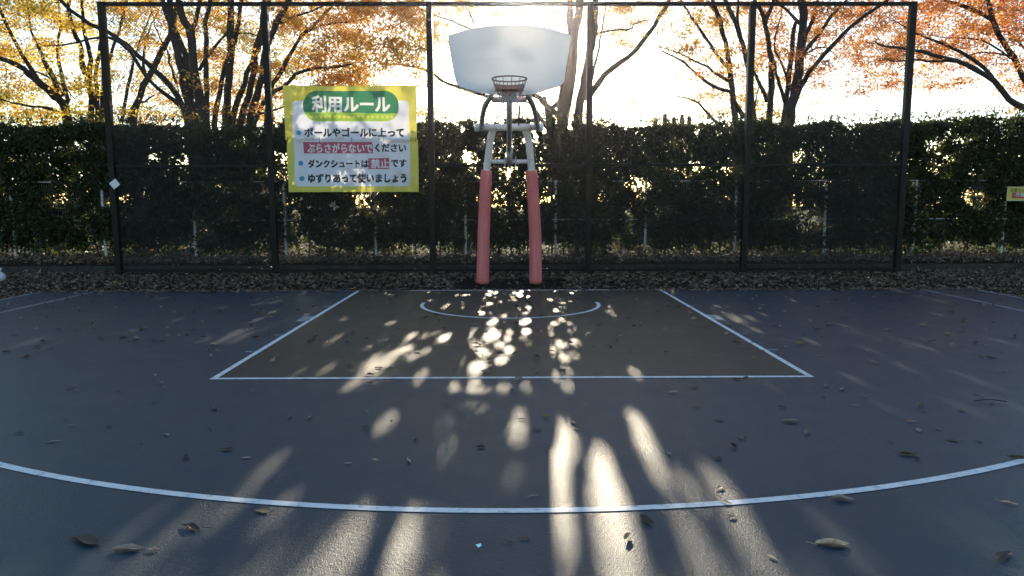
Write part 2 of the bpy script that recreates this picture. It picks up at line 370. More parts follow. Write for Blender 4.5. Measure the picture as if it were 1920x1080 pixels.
# ------------------------------------------------------------------ hedge
def hedge_top(x):
    return 3.16+.05*np.sin(x*1.3+.4)+.05*np.sin(x*.47+2)+.03*np.sin(x*3.9)+np.where(x > 4, .05, 0)-.12*np.exp(-((x-6.3)/.5)**2)-.05*np.exp(-((x-2.2)/.7)**2)
def hedge_points(NH, soft, lo):
    P = np.stack([rng.uniform(-13.6, 13.6, NH), 4.20+rng.random(NH)*1.15, rng.uniform(.24, 3.36, NH)], 1)
    top = hedge_top(P[:, 0])+.10*(vnoise(P, (.16, .3, 5), 3)-.5)
    cl = .50*vnoise(P, (.30, .45, .30), 1)+.28*vnoise(P, (.95, 2, .8), 2)+.22*vnoise(P, (.12, .2, .12), 5)
    lo = lo-.05*np.exp(-((P[:, 0]-.1)/1.5)**4)
    low = np.clip((P[:, 2]-.30-.30*np.clip(vnoise(P, (.6, 9, 9), 15)-.35, 0, 1))/.22, 0, 1)   # thins out near the ground
    edge = np.clip((top-P[:, 2])/.07, 0, 1)
    prob = np.clip((cl-lo)*soft, .03, 1)*(.2+.8*low)*edge
    bul = .20*vnoise(P, (.5, 9, .5), 9)                    # uneven front and back faces
    prob *= (P[:, 1] > 4.20+bul)*(P[:, 1] < 5.35-.2*vnoise(P, (.6, 9, .6), 11))
    return P[rng.random(NH) < prob]
def off_fence(P):                                          # where the fence stands bare of leaves
    k = np.ones(len(P), bool); front = P[:, 1] < 4.60
    for x in WX:
        bare = 1.95 if min(abs(x-1.0), abs(x-9.0), abs(x-11.0)) < .45 else .78
        k &= ~(front & (np.abs(P[:, 0]-x) < .055) & (P[:, 2] < bare) & (rng.random(len(P)) < .85))
    for x0, x1 in ((-5.9, -5.0), (1.0, 2.1), (5.3, 6.9), (10.6, 12.0), (-1.3, -.7)):
        k &= ~(front & (P[:, 0] > x0) & (P[:, 0] < x1) & (np.abs(P[:, 2]-1.0) < .035) & (rng.random(len(P)) < .8))
    return k
WX = [-13.06+2.01*k+.03 for k in range(14)]
P = hedge_points(470000, 6., .318); P = P[open_to_sun(P, .012)]; P = P[off_fence(P)]
V, T = leaf_cards(P, .095, .047)
P = hedge_points(95000, 5., .335); P = P[(P[:, 1] > 4.5) & (P[:, 1] < 5.15)]; P = P[open_to_sun(P, .03)]
Vc, Tc = leaf_cards(P, .17, .10); T = np.concatenate([T, Tc+len(V)]); V = np.concatenate([V, Vc])
print('hedge leaves', len(V)//4)
# upright shoots along the top
ns = 900
sp = np.stack([rng.uniform(-13.6, 13.6, ns), rng.uniform(4.45, 5.2, ns), np.zeros(ns)], 1); sp[:, 2] = hedge_top(sp[:, 0])+.02
hs = empty('hedge', (0, 4.85, .2)); tag(hs, 'long clipped evergreen hedge with light sparkling through its gaps', 'hedge')
sh = MB(); SP = []
for p in sp:
    h = random.choice((.06, .08, .1, .14, .2)); q = p+np.array([random.gauss(0, .03), random.gauss(0, .03), h])
    sh.tube([p-np.array([0, 0, .1]), q], [.003, .0015], 3, False)
    for k in range(3): SP.append(p+(q-p)*random.uniform(.3, 1.1)+rng.normal(0, .012, 3))
SP = np.array(SP); SP = SP[open_to_sun(SP, .02)]
V2, T2 = leaf_cards(SP, .085, .032)
V2[:, 2] += 0; V = np.concatenate([V, V2]); T = np.concatenate([T, T2+len(V)-len(V2)])
link('foliage', np_mesh('foliage', V, T), M['hedge'], hs)
for k in range(70):                                        # woody stems inside
    x = -14.8+k*.425+random.uniform(-.1, .1); y = 4.85+random.uniform(-.15, .15); p = [np.array([x, y, .15])]
    for j in range(6): p.append(p[-1]+np.array([random.gauss(0, .06), random.gauss(0, .06), .42]))
    sh.tube(smooth_path(p, .2), np.linspace(.022, .006, len(smooth_path(p, .2))), 5, False)
    for j in range(5):
        q = p[1+j % 4]; e2 = q+np.array([random.gauss(0, .25), random.gauss(0, .2), random.uniform(.2, .5)]); sh.tube([q, e2], [.009, .003], 4, False)
sh.build('stems', M['bark'], hs)

# ------------------------------------------------------------------ autumn trees behind the hedge
#  a stem: points as (x, y, distance behind the baseline), radius at foot and tip
TREES = []
def tree(name, Y, foot, mkey, label, stems):
    TREES.append(dict(name=name, Y=Y, foot=foot, m=mkey, label=label, stems=stems))
tree('autumn_tree', 9.0, (132, 245), 'gold', 'far left tree leaning left from behind the hedge, golden leaves on low spreading limbs', [
    ([(128, 223), (115, 191), (94, 170), (64, 147), (43, 128), (13, 115), (-40, 95), (-90, 60)], .17, .05, -.5),
    ([(120, 205), (100, 182), (75, 158), (52, 120), (30, 80), (5, 30), (-10, -40)], .11, .03, .6),
    ([(122, 213), (125, 187), (115, 138), (108, 96), (113, 51), (105, -20)], .07, .02, 1.2),
    ([(115, 180), (100, 145), (85, 119), (79, 102), (60, 60), (50, 0)], .08, .02, .2),
    ([(105, 207), (75, 200), (42, 197), (0, 186)], .05, .015, -1.),
    ([(45, 130), (70, 135), (95, 148), (118, 160), (140, 185)], .03, .012, -1.4)])
tree('autumn_tree', 10.2, (176, 245), 'gold', 'slender forked tree immediately left of the tall fence corner post', [
    ([(171, 235), (172, 187), (164, 145), (153, 110), (149, 81), (134, 49), (126, -30)], .14, .05, .3),
    ([(168, 150), (170, 110), (164, 85), (157, 49), (150, -30)], .08, .03, -.3),
    ([(183, 235), (181, 149), (185, 102), (196, 40), (200, -30)], .08, .03, .8),
    ([(192, 235), (192, 160), (205, 110), (222, 60), (240, -10)], .09, .03, -.6)])
tree('autumn_tree', 9.6, (246, 245), 'orange', 'tree leaning right behind the left end bay of the tall fence', [
    ([(250, 230), (262, 180), (277, 146), (298, 106), (317, 68), (330, 20), (340, -40)], .15, .05, .4),
    ([(240, 230), (250, 200), (270, 190), (290, 178)], .05, .02, -.5),
    ([(228, 230), (240, 162), (250, 120), (262, 80), (285, 20)], .05, .02, .9),
    ([(275, 150), (268, 110), (280, 60), (300, 10)], .05, .02, 1.2)])
tree('autumn_tree', 8.2, (385, 250), 'gold', 'broad dark tree of many stems between the two left fence posts, long limb reaching left', [
    ([(364, 235), (349, 174), (343, 138), (332, 100), (323, 64), (319, 21), (321, -60)], .15, .07, 0),
    ([(366, 235), (357, 170), (350, 125), (342, 83), (322, 48), (307, 12), (298, -50)], .13, .06, .5),
    ([(385, 235), (374, 181), (364, 136), (360, 75), (351, 53), (340, 26), (330, -40)], .19, .07, -.4),
    ([(361, 75), (366, 43), (374, 11), (380, -50)], .09, .05, .2),
    ([(388, 215), (389, 170), (385, 128), (387, 75), (385, 43), (394, 6), (400, -50)], .10, .05, .4),
    ([(345, 205), (319, 162), (290, 132), (255, 100), (223, 72), (187, 53), (149, 32), (119, 6), (90, -30)], .11, .035, -1.5),
    ([(340, 200), (315, 179), (277, 149), (245, 96), (204, 70), (168, 74), (120, 84), (81, 86)], .06, .014, -2.),
    ([(374, 131), (398, 94), (425, 64), (450, 60), (490, 70)], .05, .015, 1.),
    ([(330, 155), (312, 95), (295, 60), (282, 10)], .035, .015, 1.6)])
tree('autumn_tree', 8.8, (445, 255), 'orange', 'tree with a fan of straight stems left of the banner, orange leaves', [
    ([(403, 235), (413, 177), (421, 128), (440, 81), (449, 34), (455, -40)], .10, .05, .3),
    ([(423, 235), (428, 170), (432, 106), (432, 43), (434, 4), (436, -60)], .125, .08, -.3),
    ([(434, 235), (449, 181), (464, 138), (478, 100), (490, 50), (500, -30)], .11, .05, .8),
    ([(451, 235), (466, 181), (477, 128), (487, 81), (496, 50), (510, -20)], .12, .06, 0),
    ([(468, 235), (487, 160), (498, 96), (513, 55), (530, 21), (556, -30)], .13, .07, -.6),
    ([(477, 235), (502, 183), (532, 162), (555, 140), (587, 128), (619, 126), (660, 120)], .10, .025, -1.0),
    ([(505, 175), (517, 149), (538, 115), (562, 70), (577, 55), (615, 21), (650, -20)], .10, .03, 1.0),
    ([(570, 62), (600, 48), (650, 42), (700, 30)], .04, .015, .7), ([(522, 45), (550, 32), (580, 22), (620, 5)], .04, .015, -.8),
    ([(480, 215), (520, 205), (560, 190), (620, 170)], .04, .012, .4)])
tree('autumn_tree', 16.0, (1062, 262), 'orange', 'thick trunked tree right behind the backboard with one long bare limb rising right', [
    ([(1052, 262), (1059, 205), (1069, 154), (1074, 101), (1077, 63), (1084, 31), (1094, -30)], 0.317, 0.132, 0),
    ([(1052, 262), (1052, 195), (1060, 150), (1067, 110), (1070, 60), (1068, -40)], 0.21, 0.106, .5),
    ([(1080, 262), (1087, 193), (1097, 144), (1109, 84), (1115, 50), (1117, -40)], 0.211, 0.106, -.3),
    ([(1038, 255), (1031, 217), (1038, 200), (1052, 186), (1066, 160)], 0.172, 0.066, .9),
    ([(1036, 255), (1029, 225), (1025, 203), (1020, 184)], .115, .085, .6),
    ([(1030, 245), (1013, 220), (1004, 205), (985, 190)], 0.092, 0.026, -.5),
    ([(1045, 215), (1018, 192), (1002, 178), (940, 188), (912, 180), (873, 167), (840, 157), (800, 132), (760, 122), (707, 120)], 0.099, 0.024, -1.0),
    ([(1098, 185), (1112, 170), (1134, 140), (1163, 118), (1192, 94), (1216, 63), (1238, 31), (1260, -10)], 0.112, 0.066, -1.2),
    ([(1108, 75), (1122, 63), (1144, 57), (1180, 55), (1189, 46), (1218, 36)], 0.053, 0.016, -.8),
    ([(1106, 160), (1118, 110), (1128, 60), (1134, 20), (1140, -20)], 0.059, 0.020, .8),
    ([(1052, 150), (1010, 118), (935, 84), (873, 50), (820, 30), (770, 10)], 0.079, 0.020, .6),
    ([(890, 45), (878, 20), (860, -10)], 0.040, 0.016, .2),
    ([(1084, 262), (1082, 240), (1078, 215)], 0.092, 0.066, -1.)])
tree('autumn_tree', 9.4, (1390, 255), 'orange', 'spreading tree behind the fourth fence bay with thin limbs sweeping left', [
    ([(1380, 245), (1373, 173), (1367, 117), (1352, 43), (1335, 0), (1325, -50)], .12, .05, .2),
    ([(1413, 245), (1408, 180), (1404, 133), (1387, 67), (1360, 0), (1350, -40)], .12, .05, -.4),
    ([(1394, 220), (1380, 195), (1367, 173), (1337, 163), (1307, 140), (1280, 117), (1240, 95)], .07, .018, -.8),
    ([(1366, 153), (1340, 135), (1310, 118), (1280, 103), (1228, 85)], .05, .014, .5),
    ([(1364, 127), (1330, 83), (1297, 33), (1280, 8), (1268, -30)], .055, .02, .9),
    ([(1345, 232), (1320, 205), (1297, 187), (1280, 183), (1250, 177)], .04, .012, -1.),
    ([(1356, 60), (1340, 20), (1310, -20)], .05, .02, 1.2),
    ([(1390, 75), (1384, 30), (1388, -20)], .05, .02, -1.)])
tree('autumn_tree', 9.0, (1447, 255), 'orange', 'slim tree with a forked top just right of the fourth fence post', [
    ([(1443, 245), (1445, 167), (1447, 113), (1432, 33), (1417, 4), (1408, -40)], .13, .05, 0),
    ([(1434, 40), (1448, 10), (1460, -40)], .07, .04, .3),
    ([(1438, 190), (1424, 160), (1413, 133), (1405, 100)], .06, .03, .6),
    ([(1419, 180), (1416, 200), (1424, 160), (1420, 140)], .02, .012, -.3)])
tree('autumn_tree', 8.4, (1482, 255), 'rust', 'tree in the last fence bay forking low, one limb slanting far to the right', [
    ([(1478, 245), (1493, 160), (1500, 100), (1506, 50), (1502, 0), (1500, -60)], .19, .09, 0),
    ([(1468, 245), (1480, 143), (1487, 67), (1493, 40)], .12, .05, .6),
    ([(1471, 190), (1462, 158), (1455, 135), (1452, 115)], .06, .03, -.4),
    ([(1492, 185), (1510, 148), (1527, 123), (1567, 80), (1593, 53), (1650, 10), (1690, -20)], .075, .03, -.9),
    ([(1502, 105), (1533, 67), (1557, 30), (1583, 5), (1610, -30)], .06, .025, .5),
    ([(1505, 75), (1522, 40), (1533, 5), (1540, -40)], .06, .03, .9),
    ([(1500, 108), (1530, 90), (1552, 93), (1575, 112)], .03, .01, -.4),
    ([(1475, 145), (1460, 105), (1453, 83), (1467, 13), (1470, -20)], .035, .015, 1.1),
    ([(1500, 45), (1475, 20), (1455, 0)], .05, .03, .4)])
tree('autumn_tree', 8.0, (2060, 330), 'rust', 'rust coloured tree reaching in from beyond the right end of the fence', [
    ([(2040, 290), (1965, 235), (1920, 203), (1893, 187), (1863, 153), (1828, 130), (1793, 113), (1747, 103), (1713, 93), (1660, 88), (1640, 78)], .16, .018, -.8),
    ([(1866, 155), (1845, 128), (1800, 97), (1760, 80), (1713, 60), (1680, 40)], .06, .014, -.2),
    ([(2050, 300), (1990, 220), (1935, 165), (1918, 145), (1900, 110), (1870, 60), (1853, 3), (1845, -40)], .13, .05, .7),
    ([(1872, 62), (1860, 37), (1813, 13), (1773, 0), (1730, -20)], .07, .03, 1.),
    ([(1795, 115), (1750, 114), (1713, 113), (1647, 114)], .04, .012, -1.2),
    ([(1895, 105), (1840, 98), (1790, 112)], .03, .012, .4), ([(2000, 235), (1950, 120), (1920, 90), (1890, 60)], .08, .03, 1.4),
    ([(1895, 110), (1840, 75), (1780, 72), (1720, 62)], .03, .012, .9)])
TREES[-1]['Y'] = 8.0
dens = ['889777777888 6 5 3 4 4 3 6 6 5 5 7 5 8 9', '', '', '']
D = np.array([[6.5,6.5,6,5.5,6.5,7,7,8,8,8,6,5,3,4,4,3,6,6,5,5,7,5,8,9],
              [5.5,5.5,5,5,5,6,7.5,8,8,7,5,2,2,3,3,2,5,5,5,4,6,5.5,6.5,7],
              [6,6,6,5,5,8,8,8,7,7,4,2,2,3,1,1,4,4,2.5,1,3,4,3.5,4],
              [7,5,5,5,4,6,6,7,5,4,1,1,1.5,2,3,.6,2,2.5,.7,0,0,0,0,.3]], float)
sprays = []
for r in range(-4, 4):
    for c in range(-2, 26):
        d = D[max(r, 0), min(max(c, 0), 23)]
        if r < 0: d = max(2., d*.62)
        k = rng.poisson(d*(3.9 if c < 11 or r < 1 else 3.0))
        for _ in range(k):
            px, py = (c+rng.random())*80, (r+rng.random())*57.5
            sprays.append((px, py, 6.6+5.4*rng.random()**.75))
sprays = np.array([np.concatenate([at(a, b, Y+(7.2 if 800 < a < 1245 else 0)), [a]]) for a, b, Y in sprays])
grp = [[] for _ in TREES]
# skeletons first
skel = []
for t in TREES:
    paths = []
    for st, r0, r1, dy in t['stems']:
        L = len(st); p = []
        for i, (a, b) in enumerate(st):
            u = i/(L-1); p.append(at(a, b, t['Y']+dy*u*1.6+.25*math.sin(3*u+dy*5)*u))
        if r0 > (.085 if t['Y'] < 12 else .16):                                      # main stems run down to the root
            f = at(*t['foot'], t['Y']); f[2] = .1; f[0] = f[0]*.6+p[0][0]*.4
            p = [f+np.array([0, dy*.1, 0]), f*.35+p[0]*.65]+p
        q = smooth_path(p, .28); q[1:-1] += rng.normal(0, .014, q[1:-1].shape)
        paths.append((q, np.linspace(r0, r1, len(q))*(1+.06*rng.normal(size=len(q)))))
    skel.append(paths)
allp = [np.concatenate([q for q, _ in s]) for s in skel]
thick = np.concatenate([q[(rr > .045)] for sk in skel for q, rr in sk])
def screen(P): d = P-CAM; return np.stack([d@right, d@upv], 1)/(d@fwd)[:, None]
tsc = screen(thick)
for s in sprays:
    ss = screen(s[None, :3])[0]; near = (np.abs(tsc-ss)*19 < .34).all(1) & (thick[:, 1] > s[1]-.1)
    if near.any() and rng.random() < .72: continue                # the limbs stand clear of most of their leaves
    dmin = [np.min(((a-s[:3])**2).sum(1)) for a in allp]
    grp[int(np.argmin(dmin))].append(s[:3])
for t, paths, g in zip(TREES, skel, grp):
    f = at(*t['foot'], t['Y']); f[2] = .2
    root = empty(t['name'], tuple(f)); tag(root, t['label'], 'tree', 'autumn trees behind the hedge')
    b = MB()
    for q, rr in paths: b.tube(q, np.maximum(rr, .006), 9 if rr[0] > .08 else 6)
    g = np.array(g); tw = b; LP = []; LS = []
    src = np.concatenate([q[len(q)//4:] for q, _ in paths])
    dd = np.sqrt(((g[:, None]-src[None])**2).sum(2)).min(1)
    g = g[np.argsort(dd)]
    nodes = src.copy()
    for s in g:
        if not open_to_sun(s[None], .02)[0] and rng.random() < .5: continue
        dv = nodes-s; k = int(np.argmin((dv**2).sum(1)+np.maximum(0, nodes[:, 2]-s[2])**2*.8)); a = nodes[k]
        ln = np.linalg.norm(s-a)
        if ln > 2.8: continue
        mid = (a+s)/2+np.array([0, 0, .12*ln])+rng.normal(0, .05*ln, 3)
        q = smooth_path([a, mid, s], .3)
        tw.tube(q, np.linspace(min(.016, .005+.006*ln), .003, len(q)), 4, False)
        nodes = np.vstack([nodes, q[len(q)//2:]])
        n_ = int(rng.integers(50, 105)); rad = rng.uniform(.13, .30)
        o_ = rng.normal(size=(n_, 3))*np.array([rad, rad, .085]); o_[:, 2] -= .35*(o_[:, 0]**2+o_[:, 1]**2)
        LP.append(s+o_); LS.append(np.full(n_, .62*rng.random()+.38*np.clip((vnoise(s[None], (1.3, 1.6, .9), 21)[0]-.2)/.6, 0, 1)))
    tw.build('trunk', M['bark'], root, True)
    LP = np.concatenate(LP); LS = np.concatenate(LS); kp = open_to_sun(LP, .03); LP = LP[kp]; LS = LS[kp]
    V, T = leaf_cards(LP, .098, .050, .45, .2, .55)
    me = np_mesh('crown', V, T); me.attributes.new('spray', 'FLOAT', 'POINT').data.foreach_set('value', np.repeat(LS, 4).astype(np.float32))
    link('crown', me, M[t['m']], root)

# sunlit shrubs and ground beyond the hedge
def shrub(name, p, r, h, n_, m, label, grp_):
    root = empty(name, tuple(p)); tag(root, label, 'shrub', grp_)
    d = unit(rng.normal(size=(n_, 3)))*(rng.random(n_)**.4)[:, None]
    d[:, 2] = np.abs(d[:, 2])
    Pn = np.array(p)+d*np.array([r, r*.8, h])*(.75+.4*vnoise(d+5, (.3, .3, .3), int(abs(p[0])*10) % 99))[:, None]
    V, T = leaf_cards(Pn, .08, .042)
    link('foliage', np_mesh('foliage', V, T), M[m], root)
    b = MB()
    for k in range(7):
        e2 = np.array(p)+np.array([random.gauss(0, r*.4), random.gauss(0, r*.3), h*random.uniform(.5, .9)])
        b.tube(smooth_path([p, (np.array(p)+e2)/2+rng.normal(0, .05, 3), e2], .2), .008, 4, False)
    b.build('stems', M['bark'], root)
for i, (x, y, r, h) in enumerate([(-9.3, 7.2, .9, .8), (-6.3, 7.6, .8, .7), (-3.6, 7.0, .8, 1.2), (-.9, 7.4, .9, 1.1), (3.2, 7.4, .9, .8), (6.4, 7.2, .8, .9), (10.2, 7.5, .9, 1.0)]):
    shrub('low_shrub', (x, y, .2), r, h, 1500, 'shrub', 'low sunlit yellow green shrub glimpsed through the foot of the hedge', 'low shrubs glimpsed through the hedge')
# conifer peeping over the hedge
cp = at(1252, 300, 30); cp[2] = 0
root = empty('conifer_tree', tuple(cp)); tag(root, 'distant conifer tops peeping just over the hedge right of the hoop', 'tree')
LPs = []
tb = MB()
for ox, hh in ((-.75, .0), (-.2, .25), (.3, .05), (.75, .2), (1.15, .1)):
    tz = at(1252, 223, 30)[2]+hh
    tb.tube([cp+np.array([ox, 0, 0]), cp+np.array([ox, 0, tz-.1])], [.12, .02], 6)
    z = tz-rng.random(1400)**1.5*5; rr = (tz-z)*.33+.05
    an = rng.random(1400)*6.283; LPs.append(np.stack([cp[0]+ox+rr*np.cos(an)*rng.random(1400), cp[1]+rr*np.sin(an)*rng.random(1400), z], 1))
tb.build('trunk', M['bark'], root)
V, T = leaf_cards(np.concatenate(LPs), .22, .06); link('crown', np_mesh('crown', V, T), M['conifer'], root)

# ------------------------------------------------------------------ white mesh fence in the hedge
WY = 4.60
WX = [-13.06+2.01*k+.03 for k in range(14)]
root = empty('white_mesh_fence', (0, WY, .2)); tag(root, 'low white welded mesh fence swallowed by the hedge', 'fence')
for x in WX:
    b = MB(); b.tube([(x, WY, .12), (x, WY, 1.88)], .030, 10); b.box((x, WY-.035, 1.0), (.05, .03, .04)); b.build('post', M['wfence'], root, False)
for z in (1.01, 1.86):
    b = MB()
    for a, c in zip(WX[:-1], WX[1:]): b.tube([(a+.03, WY, z), (c-.03, WY, z)], .011, 6)
    b.build('rail', M['wfence'], root)
b = MB()
for a, c in zip(WX[:-1], WX[1:]):
    for k in range(1, 38): x = a+k*(c-a)/38; b.tube([(x, WY+.012, .26), (x, WY+.012, 1.85)], .0018, 3, False)
    for z in (.27, .30, .50, .70, .90, 1.1, 1.3, 1.5, 1.7): b.tube([(a, WY+.008, z), (c, WY+.008, z)], .0020, 3, False)
b.build('wire_panel', mat('dull white wire', (.28, .28, .28), .6), root)

# ------------------------------------------------------------------ tall dark chain-link fence
FY = 2.68; FX = [-7.70, -4.62, -1.51, 1.55, 4.64, 7.70]; FH = 5.17
root = empty('chain_link_fence', (0, FY, 0)); tag(root, 'tall dark brown chain link ball fence standing behind the hoop', 'fence')
for i, x in enumerate(FX):
    p = MB().box((x, FY, FH/2-.03), (.115, .115, FH+.06)).build('post', M['fence'], root, bevel=.006)
    for k in range(14):
        if i == 0 and k == 0: bolt_me = MB().tube([(0, -.0575, 0), (0, -.066, 0)], .008, 6).mesh('bolt'); bolt_me.materials.append(M['bolt'])
        o = bpy.data.objects.new('bolt', bolt_me); C.objects.link(o); o.parent = p; o.location = (x, FY, .35+k*.36); o.matrix_parent_inverse = Matrix.Translation((0, -FY, 0))
for z, h in ((FH-.035, .07), (2.11, .05), (.07, .05)):
    b = MB()
    for a, c in zip(FX[:-1], FX[1:]): b.box(((a+c)/2, FY, z), (c-a-.116, .05, h))
    b.build('rail', M['fence'], root)
pitch = .056
segs = []
for a, c in zip(FX[:-1], FX[1:]):
    x0, x1, z0, z1 = a+.058, c-.058, .095, FH-.07
    for sgn in (1, -1):
        s0 = -(z1-z0); k = s0
        while k < (x1-x0):
            # line x = x0 + k + t (t along z) for sgn=+1 ; mirrored for -1
            t0 = max(0, -k); t1 = min(z1-z0, (x1-x0)-k)
            if t1-t0 > .02:
                ts = np.linspace(t0, t1, max(2, int((t1-t0)/.7)+1))
                for u, v in zip(ts[:-1], ts[1:]):
                    xa, xb = k+u, k+v
                    if sgn < 0: xa, xb = (x1-x0)-xa, (x1-x0)-xb
                    segs.append((x0+xa, z0+u, x0+xb, z0+v, sgn))
            k += pitch
segs = np.array(segs)
r_ = .0029
A = np.stack([segs[:, 0], FY+.003*segs[:, 4], segs[:, 1]], 1); B = np.stack([segs[:, 2], FY+.003*segs[:, 4], segs[:, 3]], 1)
dn = unit(B-A); sd = np.cross(dn, np.array([0, 1., 0]))
offs = [sd*r_, -sd*r_*.5+np.array([0, r_*.87, 0]), -sd*r_*.5-np.array([0, r_*.87, 0])]
V = np.stack([A+o for o in offs]+[B+o for o in offs], 1).reshape(-1, 3)
k = np.arange(len(A))[:, None]*6
F4 = np.concatenate([k+np.array([0, 1, 4, 3]), k+np.array([1, 2, 5, 4]), k+np.array([2, 0, 3, 5])], 1).reshape(-1, 4)
link('wire_mesh', np_mesh('wire_mesh', V, F4), M['wire'], root)
for z in (1.1, 3.0, 3.62, 4.3):
    for a, c in zip(FX[:-1], FX[1:]): MB().tube([(a+.058, FY+.006, z), (c-.058, FY+.006, z)], .0025, 4, False).build('line_wire', M['wire'], root)

# ------------------------------------------------------------------ rules banner
BX0, BX1, BZ0, BZ1 = -4.30, -1.77, 1.605, 3.615
BW, BH = BX1-BX0, BZ1-BZ0
SX, SZ = BW/1110.0, BH/893.0                               # from the drawing's units: u right, v down
def uv(u, v): return ((u-65)*SX, (990-v)*SZ)
def text_tris(body, u0, u1, v0, v1, bold=.02):
    cu = bpy.data.curves.new('lettering', 'FONT'); cu.body = body; cu.resolution_u = 3; cu.offset = bold; cu.size = 1.0
    o = bpy.data.objects.new('lettering', cu); C.objects.link(o)
    bpy.context.view_layer.update()
    ev = o.evaluated_get(bpy.context.evaluated_depsgraph_get()); me = ev.to_mesh()
    v_ = np.array([v.co[:2] for v in me.vertices]); me.calc_loop_triangles()
    t_ = [tuple(t.vertices) for t in me.loop_triangles]
    ev.to_mesh_clear(); C.objects.unlink(o); bpy.data.objects.remove(o); bpy.data.curves.remove(cu)
    if len(v_) == 0: return np.zeros((0, 2)), []
    lo, hi = v_.min(0), v_.max(0); a, b2 = np.array(uv(u0, v1)), np.array(uv(u1, v0))
    return a+(v_-lo)/(hi-lo)*(b2-a), t_
JOBS = [('利用ルール', 300, 950, 183, 316, .034, 'white'), ('ポールやゴールに上って', 236, 1065, 450, 522, .044, 'black'),
        ('ぶらさがらないで', 236, 785, 580, 655, .028, 'white'), ('ください', 812, 1068, 585, 650, .044, 'black'),
        ('ダンクシュートは', 236, 748, 715, 782, .044, 'black'), ('禁止', 770, 925, 712, 786, .028, 'white'),
        ('です', 947, 1072, 716, 778, .044, 'black'), ('ゆずりあって使いましょう', 236, 1070, 836, 910, .046, 'black')]
pts, faces, fk, edges = [], [], [], []
for body, u0, u1, v0, v1, bold, col in JOBS:
    v0_, t_ = text_tris(body, u0, u1, v0, v1, 0.0)
    k = (v1-v0)*bold*SX
    for dx, dz in [(i*k, j*k) for i in (-1, 0, 1) for j in (-1, 0, 1) if body[0] == '利' or i*j]:   # heavier strokes: four overlaid copies
        v_ = v0_+np.array([dx, dz]); n0 = len(pts)
        pts += [tuple(p) for p in v_]; faces += [tuple(i+n0 for i in t) for t in t_]; fk += [(col, body)]*len(t_)
        ec = {}
        for t in t_:
            for i in range(3): e_ = tuple(sorted((t[i]+n0, t[(i+1) % 3]+n0))); ec[e_] = ec.get(e_, 0)+1
        edges += [e_ for e_, c_ in ec.items() if c_ == 1]
seam = uv(0, 548)[1]
ng = len(pts)
gx, gz = np.linspace(0, BW, 57), np.linspace(0, BH, 45)
grid = [(x, z) for x in gx for z in gz]
pts += grid
pts += [(0, seam), (BW, seam)]; edges.append((len(pts)-2, len(pts)-1))
cr = [(0, 0), (BW, 0), (BW, BH), (0, BH)]; pts += cr; q0 = len(pts)-4
edges += [(q0, q0+1), (q0+1, q0+2), (q0+2, q0+3), (q0+3, q0)]
res = delaunay_2d_cdt([Vector(p) for p in pts], edges, [], 0, 1e-5, True)
rv = np.array([tuple(p) for p in res[0]]); rf_ = res[2]
ga, gb, gc_ = (np.array([pts[f[k]] for f in faces]) for k in range(3))
def cr2(o_, a, p): return (a[:, 0]-o_[:, 0])*(p[1]-o_[:, 1])-(a[:, 1]-o_[:, 1])*(p[0]-o_[:, 0])
of = []
for f in rf_:
    p = rv[list(f)].mean(0); s1, s2, s3 = cr2(ga, gb, p), cr2(gb, gc_, p), cr2(gc_, ga, p)
    of.append(list(np.nonzero(((s1 >= 0) & (s2 >= 0) & (s3 >= 0)) | ((s1 <= 0) & (s2 <= 0) & (s3 <= 0)))[0][:1]))
def cloth_y(x, z):
    top_ = z/BH
    sag = .008*np.sin(x*9+z*4)+.006*np.sin(x*21-z*7)+.010*np.sin(z*6+x*2.5)*np.sin(x*3.1)
    dia = .016*np.exp(-((x*.7+(BH-z)-.35)/.07)**2)*np.exp(-x*2)+.014*np.exp(-((BW-x)*.9+z-.75)**2/.012)+.014*np.exp(-((BW-x)*.8-(z)*.7+.05)**2/.008)*(z < seam)
    hem = .012*np.exp(-((z-seam)/.03)**2)
    return -(sag*2.1+dia*2.6+hem)*.9
def cloth_pts(idx):
    p = rv[idx]; x, z = p[:, 0], p[:, 1]
    lower = z < seam
    xs_ = x*(1-.004*lower)+np.where(lower, .03, 0.0)*(1-np.clip((seam-z)/.05, 0, 1)*0)
    zs_ = z+.006*np.sin(x*6.5)*(np.abs(z-BH) < .02)-.01*np.sin(x/BW*math.pi)*(z/BH > .6)*(z/BH-.6)*2
    return np.stack([BX0+xs_, FY-.115+cloth_y(x, z), BZ0+zs_], 1)
buckets = {}
for f, o_ in zip(rf_, of):
    cz = rv[list(f)][:, 1].mean(); half = 'u' if cz > seam else 'l'
    key = fk[o_[0]][0]+fk[o_[0]][1] if o_ else 'cloth'+half
    for k in range(1, len(f)-1): buckets.setdefault(key, []).append((f[0], f[k], f[k+1]))
def cloth_mat(name, build):
    m = bpy.data.materials.new(name); m.use_nodes = True; n = N(m); c = build(n)
    if not isinstance(c, tuple): n.link(c, n.b.inputs['Base Color'])
    else: n.b.inputs['Base Color'].default_value = (*c, 1)
    n.b.inputs['Roughness'].default_value = .45; tr = n.new('ShaderNodeBsdfTranslucent')
    if not isinstance(c, tuple): n.link(c, tr.inputs[0])
    else: tr.inputs[0].default_value = (*c, 1)
    mx = n.new('ShaderNodeMixShader'); mx.inputs[0].default_value = .34
    n.link(n.b.outputs[0], mx.inputs[1]); n.link(tr.outputs[0], mx.inputs[2]); n.link(mx.outputs[0], n.t.nodes['Material Output'].inputs[0]); return m
